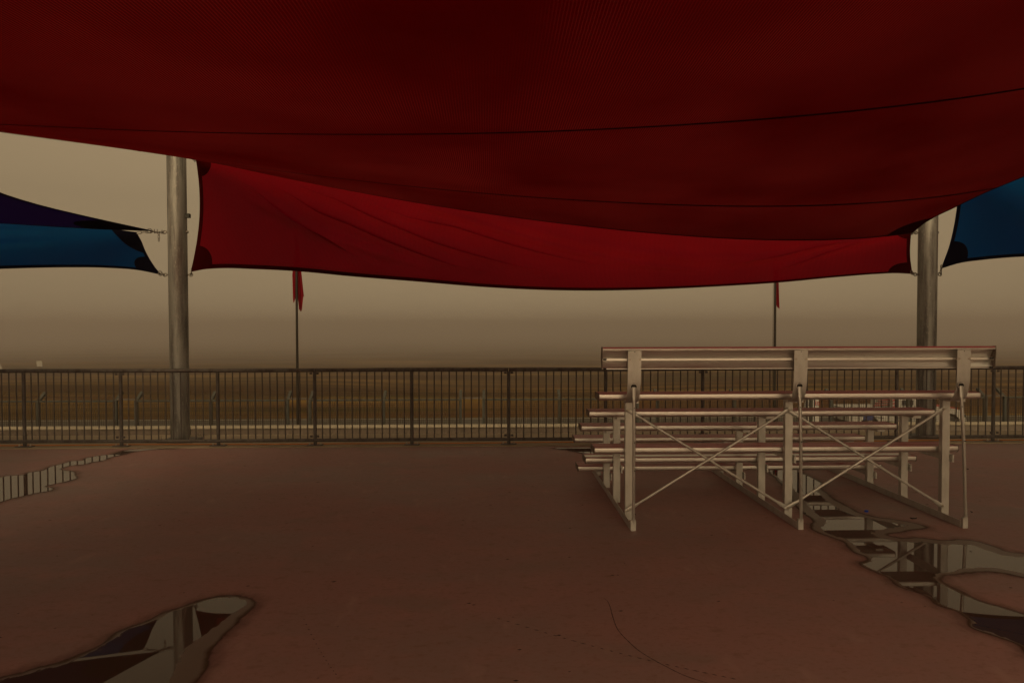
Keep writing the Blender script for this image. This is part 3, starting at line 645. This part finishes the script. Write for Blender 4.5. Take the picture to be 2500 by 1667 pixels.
# frames
FX = [1.080, 2.419, 3.748]
for k, fx in enumerate(FX):
    # base rail: an angle lying on the floor
    b = MB(); b.box(fx-.022, fx+.020, 5.72, 8.12, .002, .008); b.box(fx-.022, fx-.016, 5.72, 8.12, .0085, .058); b.build('base_rail', 'alu_frame', ble)
    # columns under each seat
    for i in range(4):
        y = D1+i*.61+.235; zt1 = ZS-i*RISE-PT-.002
        c = MB(); cw = .03; x0 = fx+.002 if True else fx
        c.box(x0-.015, x0+.047, y-.024, y-.019, .009, zt1); c.box(x0-.015, x0-.010, y-.0188, y+.024, .009, zt1); c.box(x0+.042, x0+.047, y-.0188, y+.024, .009, zt1)
        cc = c.build('column', 'alu_frame', ble)
        for z in (.032,): 
            for dy in (-.012, .012): MB().disc((x0-.0155, y+dy, z), (-1, 0, 0), .009, .008, 6).build('bolt', 'bolt', cc)
        if i < 3:
            za = FZ-i*RISE*.93-PT-.004; y2 = y+.61
            a = MB(); a.bar((x0+.056, y-.06, za-.032), (x0+.056, y2+.02, za-.032), .064, .012, (0, 0, 1)); ar = a.build('bearer', 'alu_frame', ble)
            for yy in (y, y2-.03): MB().disc((x0+.0625, yy, za-.03), (1, 0, 0), .009, .008, 6).build('bolt', 'bolt', ar)
        sb = MB().box(x0-.012, x0+.060, y-.20, y-.005, zt1-.022, zt1+.0005).build('seat_bracket', 'alu_frame', ble)
    # curved back support
    pc = at((1548, 1952, 2348)[k], 900, 5.62).x; ps = []
    for y_, z_ in ((5.596, 1.433), (5.594, 1.30), (5.596, 1.19), (5.605, 1.12), (5.625, 1.070), (5.66, 1.036), (5.71, 1.022), (5.78, 1.020)): ps.append((y_, z_))
    wtop, wbot = .105, .098; rings = []
    for j, (y_, z_) in enumerate(ps):
        wd = wtop+(wbot-wtop)*j/7; dxx = -.012*(j/7) 
        a = ps[min(j+1, 7)]; b0 = ps[max(j-1, 0)]; t = Vector((0, a[0]-b0[0], a[1]-b0[1])).normalized(); nn = Vector((0, -t.z, t.y))
        rings.append([Vector((pc+dxx+sx*wd/2, y_, z_))+nn*sn*.0035 for sx, sn in ((-1, -1), (1, -1), (1, 1), (-1, 1))])
    su = MB().loft(rings).build('back_support', 'alu_frame', ble, 40)
    for dx in (-.04, .04): MB().disc((pc+dx, 5.5905, zt_-.094), (0, -1, 0), .008, .006, 8).build('bolt', 'bolt', su)
    MB().disc((pc, 5.591, zt_-.035), (0, -1, 0), .004, .001, 8).build('hole', 'hole', su)
    # rear tube: flattened head through a slot, foot cap on the rail end
    tx = at((1546.5, 1950, 2343)[k], 1000, 5.60).x; bx_ = fx+.0; hz_ = at(1546, 945, 5.59).z
    t = MB()
    def oval(x, y, z, a, b): return [(x+a*math.cos(2*math.pi*j/14), y+b*math.sin(2*math.pi*j/14), z) for j in range(14)]
    t.loft([oval(tx, 5.585, hz_, .0165, .006), oval(tx, 5.58, hz_-.075, .0165, .006), oval(tx, 5.58, hz_-.105, .0125, .0125), oval(tx+(bx_-tx)*.35, 5.61, hz_*.62, .0125, .0125),
            oval(bx_, 5.69, .10, .0125, .0125), oval(bx_, 5.70, .075, .017, .012), oval(bx_, 5.702, .03, .017, .010)])
    tb = t.build('rear_tube', 'alu_frame', ble, 50)
    MB().disc((tx, 5.5895, hz_+.004), (0, -1, 0), .026, .002, 16).build('slot', 'hole', tb)
    MB().torus((tx, 5.588, hz_+.004), (1, 0, 0), (0, 0, 1), .020, .006, .004).build('slot_rim', 'alu_frame', tb, 60)
    MB().box(fx-.020, fx+.020, 5.690, 5.7195, .002, .086).build('foot_cap', 'alu_frame', tb)
    for z in (hz_-.16, .72, .5, .16): MB().disc((tx+(bx_-tx)*(1-z), 5.55+.02*(1-z)+.035, z), (0, -1, 0), .0035, .02, 6).build('rivet', 'hole', tb)
# cross braces on the rear columns
yb_ = D1+.235-.024
def brace(p, q, yo):
    a, b = at(*p, yb_-yo), at(*q, yb_-yo); t = (b-a).normalized(); L0 = (b-a).length; perp = t.cross(Vector((0, 1, 0)))
    m = MB()
    def ring(c, wx, th): return [c+perp*(wx*math.cos(2*math.pi*j/12))+Vector((0, 1, 0))*(th*math.sin(2*math.pi*j/12)) for j in range(12)]
    s = .085
    m.loft([ring(a-t*.022, .016, .003), ring(a+t*(s-.02), .017, .003), ring(a+t*(s+.02), .0112, .0112), ring(b-t*(s+.02), .0112, .0112), ring(b-t*(s-.02), .017, .003), ring(b+t*.022, .016, .003)])
    o = m.build('cross_brace', 'alu_frame', ble, 45)
    for c in (a, b): MB().disc(c-Vector((0, .003, 0)), (0, -1, 0), .0095, .008, 6).disc(c-Vector((0, .011, 0)), (0, -1, 0), .005, .006, 8).build('bolt', 'bolt', o)
brace((1534, 1001), (1922, 1240), .014); brace((1533, 1244), (1925, 1000), .032)
brace((1925, 1001), (2300, 1234), .014); brace((1922, 1239), (2303, 998), .032)

# ------------------------------------------------------------------ trackside wall
YW = 20.0
def wall(px_a, px_b, label):
    xa, xb = at(px_a, 1034, YW).x, at(px_b, 1034, YW).x; zt0 = at(1250, 1034, YW+.42).z
    prof = [(0, GZ-.1), (0, GZ+.28), (.06, GZ+.5), (.10, zt0-.035), (.13, zt0), (.40, zt0), (.43, zt0-.035), (.47, GZ+.5), (.53, GZ+.28), (.53, GZ-.1)]
    prof = [(a, min(b, zt0-.052)) for a, b in prof if b < zt0]
    o = tag(empty('concrete_wall', ((xa+xb)/2, YW, GZ)))
    MB().loft([[(x, YW-.05+a, b) for a, b in prof] for x in (xa, xb)]).build('wall_face', 'wall_shaded', o)
    n_ = max(1, round((xb-xa)/3.0))
    for i in range(n_):
        p, q = xa+(xb-xa)*i/n_+.006, xa+(xb-xa)*(i+1)/n_-.006; h_ = random.uniform(-.004, .004)
        MB().loft([[(x, YW-.05+a, b+h_) for a, b in ((.07, zt0-.05), (.07, zt0-.015), (.09, zt0), (.44, zt0), (.46, zt0-.015), (.46, zt0-.05))] for x in (p, q)]).build('coping', 'wall', o)  # cap in the lighter concrete, sky light painted into its colour
    return tag(o, label, 'wall', 'low concrete walls along the track')
wall(-1500, 462, 'low concrete wall along the track, left of the left pole')
wall(464, 3600, 'long low concrete wall along the track right of the left pole')

# ------------------------------------------------------------------ debris fence modules
YF = 21.0
zb_, zt2 = at(1250, 975, YF).z, at(1250, 955, YF+.36).z
def fence_module(pa, pm, pb, nxt, label):
    xa, xm, xb = (at(p, 1000, YF).x for p in (pa, pm, pb)); o = tag(empty('debris_fence', (xa, YF, GZ)), label, 'fence', 'debris fence sections behind the wall')
    for x in (xa, xm, xb):
        p = MB(); p.box(x-.04, x+.04, YF-.045, YF+.045, GZ, zb_+.03)
        p.bar((x, YF-.01, zb_-.02), (x, YF+.36, zt2+.02), .08, .07, (1, 0, 0)); p.build('post', 'fence', o)
    MB().box(xa+.042, xm-.042, YF-.03, YF+.03, zb_-.03, zb_+.03).build('top_rail', 'fence', o); MB().box(xm+.042, xb-.042, YF-.03, YF+.03, zb_-.03, zb_+.03).build('top_rail', 'fence', o)
    for (p, q) in ((xa, xm), (xm, xb)):
        wm = MB(); r = .0042; y = YF-.05
        for x in np.arange(p+.05, q, .055): wm.box(x-r, x+r, y-r, y+r, GZ+.2, zb_+.0)
        for z in np.arange(GZ+.2, zb_, .055): wm.box(p, q, y-3*r, y-r, z-r, z+r)
        tag(wm.build('wire_mesh', 'wire', o), kind='stuff')
        for f in (.1, .37, .64, .95):
            yy = YF-.01+.37*f; z = zb_+(zt2-zb_)*f+.04; MB().box(p, q, yy-.004, yy+.004, z-.004, z+.004).build('strand', 'wire', o)
        n2 = MB()
        for x in np.arange(p+.1, q, .11): n2.bar((x, YF, zb_+.05), (x, YF+.36, zt2+.02), .005, .005, (1, 0, 0))
        tag(n2.build('overhang_mesh', 'wire', o), kind='stuff')
    if nxt:
        xn = at(nxt, 1000, YF).x; MB().box(xb+.042, xn-.042, YF-.02, YF+.02, zb_+.02, zb_+.07).build('link_bar', 'steel', o)
mods = [(-91, 93, 283, 333, 'at the far left of the view'), (333, 515, 702, 757, 'between the left pole and the left flagpole'), (757, 937, 1124, 1181, 'left of the view centre, beside the left flagpole'),
        (1181, 1366, 1556, 1605, 'just left of the bleacher'), (1605, 1793, 1980, 2029, 'behind the left half of the bleacher'), (2029, 2216, 2405, 2453, 'behind the right half of the bleacher'), (2453, 2640, 2829, None, 'at the far right edge of the view')]
for a, b, c, d, t in mods: fence_module(a, b, c, d, 'grey debris fence section with angled tops '+t)

# ------------------------------------------------------------------ flagpoles with limp flags
def flagpole(px, yo, label, flabel, folds, top_z, thin):
    x = at(px, 800, yo).x; rr = .035
    o = tag(empty('flagpole', (x, yo, GZ)), label, 'flagpole', 'flagpoles by the track')
    MB().tube([(x, yo, GZ), (x, yo, 1), (x, yo, top_z)], [.042, .037, .03], 12).build('shaft', 'flagpole', o, 40)
    MB().tube([(x, yo, top_z), (x, yo, top_z+.05), (x, yo, top_z+.09)], [.045, .05, .01], 12).build('finial', 'steel', o, 60)
    MB().box(x-.12, x+.12, yo-.12, yo+.12, GZ, GZ+.02).build('base_plate', 'steel', o)
    if thin: MB().tube([(x-.06, yo, GZ+1), (x-.055, yo, top_z-.1)], .006, 6).build('halyard', 'wire', o)
    # the flag hangs in vertical folds round the pole
    P = []
    for j, z in enumerate(np.linspace(0, 1, 26)):
        row = []
        for i in range(41):
            s = i/40; row.append(folds(s, z, x, yo))
        P.append(row)
    P = np.array(P); uv = np.stack(np.meshgrid(np.linspace(0, 1, 41), np.linspace(0, 1.5, 26)), -1)
    tag(MB().grid(P, uv).build('flag', 'flag', None, 180), flabel, 'flag', 'limp red flags')
YG = 20.75
zft, zfb = at(725, 600, YG).z, at(725, 765, YG).z
def fA(s, z, x, y):
    # s across the cloth, z down; cloth wraps behind the pole and drops to a ragged hem
    wid = .05+.135*z**1.1; xx = x + (s-.42)*2*wid*(1.0+.25*math.sin(6*s)); bot = .80+.20*math.exp(-((s-.68)/.16)**2)-.34*math.exp(-((s-.02)/.12)**2)-.06*math.sin(s*21)
    zz = zft + (zfb-zft)*z*bot; yy = y+.055+.045*math.sin(s*15+z*1.2)*(.3+z)
    return (xx, yy, zz)
flagpole(725, YG, 'thin dark flagpole near the left pole', 'limp dark red flag hanging on the left flagpole', fA, zft+.35, False)
zgt, zgb = at(1892, 640, YG).z, at(1892, 756, YG).z
def fB(s, z, x, y):
    wid = .05+.055*z; xx = x+.025+(s-.18)*1.5*wid; bot = .86+.14*s-.5*math.exp(-(s/.1)**2); zz = zgt+(zgb-zgt)*z*bot
    return (xx, y+.05+.03*math.sin(s*12+z), zz)
flagpole(1892, YG, 'thin dark flagpole rising behind the bleacher backrest', 'narrow red flag on the right flagpole above the bleacher', fB, zgt+.4, True)

# ------------------------------------------------------------------ recovery pickup on the track
YT = 29.0
x1 = at(2358, 1000, YT).x; x0 = at(2074, 1000, YT).x
tk = tag(empty('recovery_truck', (x0, YT, GZ)), 'white recovery pickup with red trim parked on the track behind the fence', 'truck')
SX = (x1-x0)/4.75
def TX(a): return x0+a*SX
g0 = GZ+.006
def side(pts, y0, y1, name, m, parent=tk, smooth=None):
    return MB().loft([[(TX(a), y, g0+b) for a, b in pts] for y in (y0, y1)]).build(name, m, parent, smooth)
YA, YB = YT, YT+1.85
hood = side([(3.35, .42), (3.35, 1.12), (3.45, 1.16), (4.45, 1.02), (4.62, .92), (4.72, .80), (4.75, .62), (4.72, .40), (4.55, .36), (4.50, .62), (4.35, .80), (4.1, .86), (3.85, .80), (3.70, .62), (3.66, .38)], YA, YB, 'bonnet', 'white_van')
side([(3.50, 1.163), (3.50, 1.205), (4.42, 1.075), (4.42, 1.033)], YA+.02, YB-.02, 'bonnet_stripe', 'red_van', hood)
cab = side([(1.95, .42), (1.95, 1.42), (2.05, 1.50), (2.95, 1.50), (3.10, 1.45), (3.48, 1.14), (3.345, 1.12), (3.345, .42)], YA, YB, 'cab', 'white_van')
side([(2.12, 1.20), (2.12, 1.40), (2.60, 1.40), (2.60, 1.20)], YA-.006, YA+.004, 'window', 'glass', cab); side([(2.70, 1.20), (2.70, 1.40), (2.98, 1.39), (3.22, 1.20)], YA-.006, YA+.004, 'window', 'glass', cab)
side([(2.64, .5), (2.64, 1.15), (2.652, 1.15), (2.652, .5)], YA-.004, YA+.004, 'door_seam', 'hole', cab); side([(2.45, 1.06), (2.45, 1.09), (2.58, 1.09), (2.58, 1.06)], YA-.02, YA+.002, 'door_handle', 'black', cab)
bed = side([(0, .55), (0, 1.06), (1.9, 1.06), (1.9, .55)], YA+.02, YB-.02, 'bed', 'white_van')
side([(0.05, .88), (0.05, .93), (1.9, .80), (1.9, .75)], YA+.012, YA+.03, 'stripe', 'black', bed); side([(0.05, .78), (0.05, .81), (1.4, .70), (1.4, .67)], YA+.012, YA+.03, 'stripe', 'black', bed)
side([(-.04, .86), (-.04, 1.10), (.05, 1.10), (.05, .86)], YA-.01, YA+.2, 'tail_light', 'red_van', bed)
for i, a in enumerate((.98, 1.06, 1.12, 1.20, 1.26, 1.33, 1.42)): side([(a, .885), (a, .955), (a+.045, .955), (a+.045, .885)], YA+.012, YA+.024, 'lettering', 'blue_van', bed)
side([(.55, .60), (.62, .84), (.80, .95), (.96, .84), (1.0, .60)], YA+.010, YA+.024, 'graphic', 'blue_van', bed)
bd_ = side([(1.78, 1.065), (1.78, 1.46), (1.90, 1.46), (1.90, 1.065)], YA+.05, YB-.05, 'head_board', 'white_van')
for i in range(3): side([(1.775, 1.09+.13*i), (1.775, 1.15+.13*i), (1.905, 1.19+.13*i), (1.905, 1.13+.13*i)], YA+.03, YA+.06, 'chevron', 'red_van', bd_)
for j, zz in enumerate((1.16, 1.26, 1.36)):
    MB().tube([(TX(1.05+.1*j), YA+.2, g0+zz), (TX(1.76), YA+.2, g0+zz+.05)], .03, 8).build('rack_tube', 'rack_red', tk)
side([(.1, .38), (.1, .55), (4.5, .55), (4.5, .38)], YA+.25, YB-.25, 'chassis', 'black')
side([(4.60, .40), (4.60, .62), (4.80, .60), (4.80, .42)], YA+.04, YB-.04, 'bumper', 'white_van'); side([(4.62, .72), (4.62, .84), (4.735, .80), (4.735, .70)], YA-.008, YA+.25, 'headlight', 'glass', hood)
for a in (.85, 4.08):
    for y in (YA+.02, YB-.24):
        c = (TX(a), y, g0+.385); wh = MB().tube([c, (c[0], y+.22, c[2])], .38, 26).build('wheel', 'black', tk, 40)
        MB().tube([(c[0], y-.008, c[2]), (c[0], y+.01, c[2])], .20, 20).build('rim', 'cap', wh, 40)

# ------------------------------------------------------------------ trackside advert block
YQ = 24.5
bxl, bxr = at(1966, 1000, YQ).x, at(2000, 1000, YQ).x
zq1, zq0 = at(1980, 966, YQ).z, GZ+.006
sh = .16
ad = MB().loft([[(bxl-.10, YQ-.05, zq0), (bxr, YQ-.05, zq0), (bxr+.02, YQ+.10, zq1), (bxl+sh, YQ+.10, zq1)], [(bxl-.10, YQ+.75, zq0), (bxr+.20, YQ+.75, zq0), (bxr+.06, YQ+.28, zq1), (bxl+sh, YQ+.28, zq1)]]).build('trackside_board', 'white_van')
tag(ad, 'white trackside block with dark ring and red marks behind the fence', 'sign')
zz0 = at(1972, 985, YQ).z; cx_ = at(1972, 985, YQ).x
MB().torus((cx_, YQ-.012+.03, zz0), (1, 0, 0), (0, .15, 1), .052, .008, .010).build('printed_ring', 'blue_van', ad, 60)
MB().tube([(cx_+.27, YQ+.01, zz0-.07), (cx_+.30, YQ+.03, zz0+.09)], .011, 6).torus((cx_+.37, YQ+.018, zz0), (0, .1, 1), (1, 0, 0), .032, .02, .010).build('printed_mark', 'red_van', ad, 60)

# ------------------------------------------------------------------ far boards in the dust
def far_board(px, pya, pyb, wpx, lean, yd, label):
    a = at(px, pyb, yd); b = at(px+wpx, pya, yd); o = tag(empty('marker_board', (a.x, yd, gz(yd))), label, 'sign', 'pale boards far out in the field')
    MB().loft([[(a.x, yd, a.z), (b.x, yd, a.z), (b.x-lean, yd+.3, b.z), (a.x-lean, yd+.3, b.z)], [(a.x, yd+.05, a.z), (b.x, yd+.05, a.z), (b.x-lean, yd+.35, b.z), (a.x-lean, yd+.35, b.z)]]).build('panel', 'board', o)
    for x in (a.x+.08, b.x-.08): MB().tube([(x, yd+.1, gz(yd)-.5), (x, yd+.1, a.z+.02)], .04, 8).build('leg', 'fence', o)
far_board(90, 881, 894.5, 13.5, .28, 150, 'small pale board far off in the dust above the railing')
far_board(-14, 888, 902, 20, .6, 130, 'pale board cut by the left edge, far off in the dust')

# ------------------------------------------------------------------ litter
c = flo(2115, 1249); MB().tube([c+Vector((0, 0, .001)), c+Vector((0, 0, .013)), c+Vector((0, 0, .016))], [.0165, .0165, .013], 18).build('bottle_cap', 'blue_cap', None, 40)
tag(bpy.data.objects['bottle_cap'], 'small blue bottle cap lying on the floor under the bleacher', 'bottle cap')
c = flo(2230, 1266); lf = MB()
for i in range(5):
    a = i*1.3; d = Vector((math.cos(a), math.sin(a)*.5, 0)); s = Vector((-d.y, d.x, 0))
    lf.loft([[c+d*.002+s*.004+Vector((0, 0, .001)), c+d*.002-s*.004+Vector((0, 0, .001)), c+d*.002+Vector((0, 0, .007))], [c+d*.026+s*.006+Vector((0, 0, .002)), c+d*.026-s*.006+Vector((0, 0, .002)), c+d*.03+Vector((0, 0, .012))]])
tag(lf.build('litter_scrap', 'black'), 'crumpled black scrap on the floor near the right bleacher frame', 'litter')

# ------------------------------------------------------------------ dust in the air
hz = MB().box(-1800, 1800, -240, 2640, -28, 12.0)
hm = bpy.data.materials.new('dust_haze'); hm.use_nodes = True; n = hm.node_tree.nodes; n.remove(n['Principled BSDF'])
pv = n.new('ShaderNodeVolumePrincipled'); pv.inputs['Color'].default_value = (.56, .525, .515, 1); pv.inputs['Density'].default_value = .0026; pv.inputs['Anisotropy'].default_value = .2
hm.node_tree.links.new(pv.outputs[0], n['Material Output'].inputs['Volume'])
tag(hz.build('haze', hm), kind='stuff')
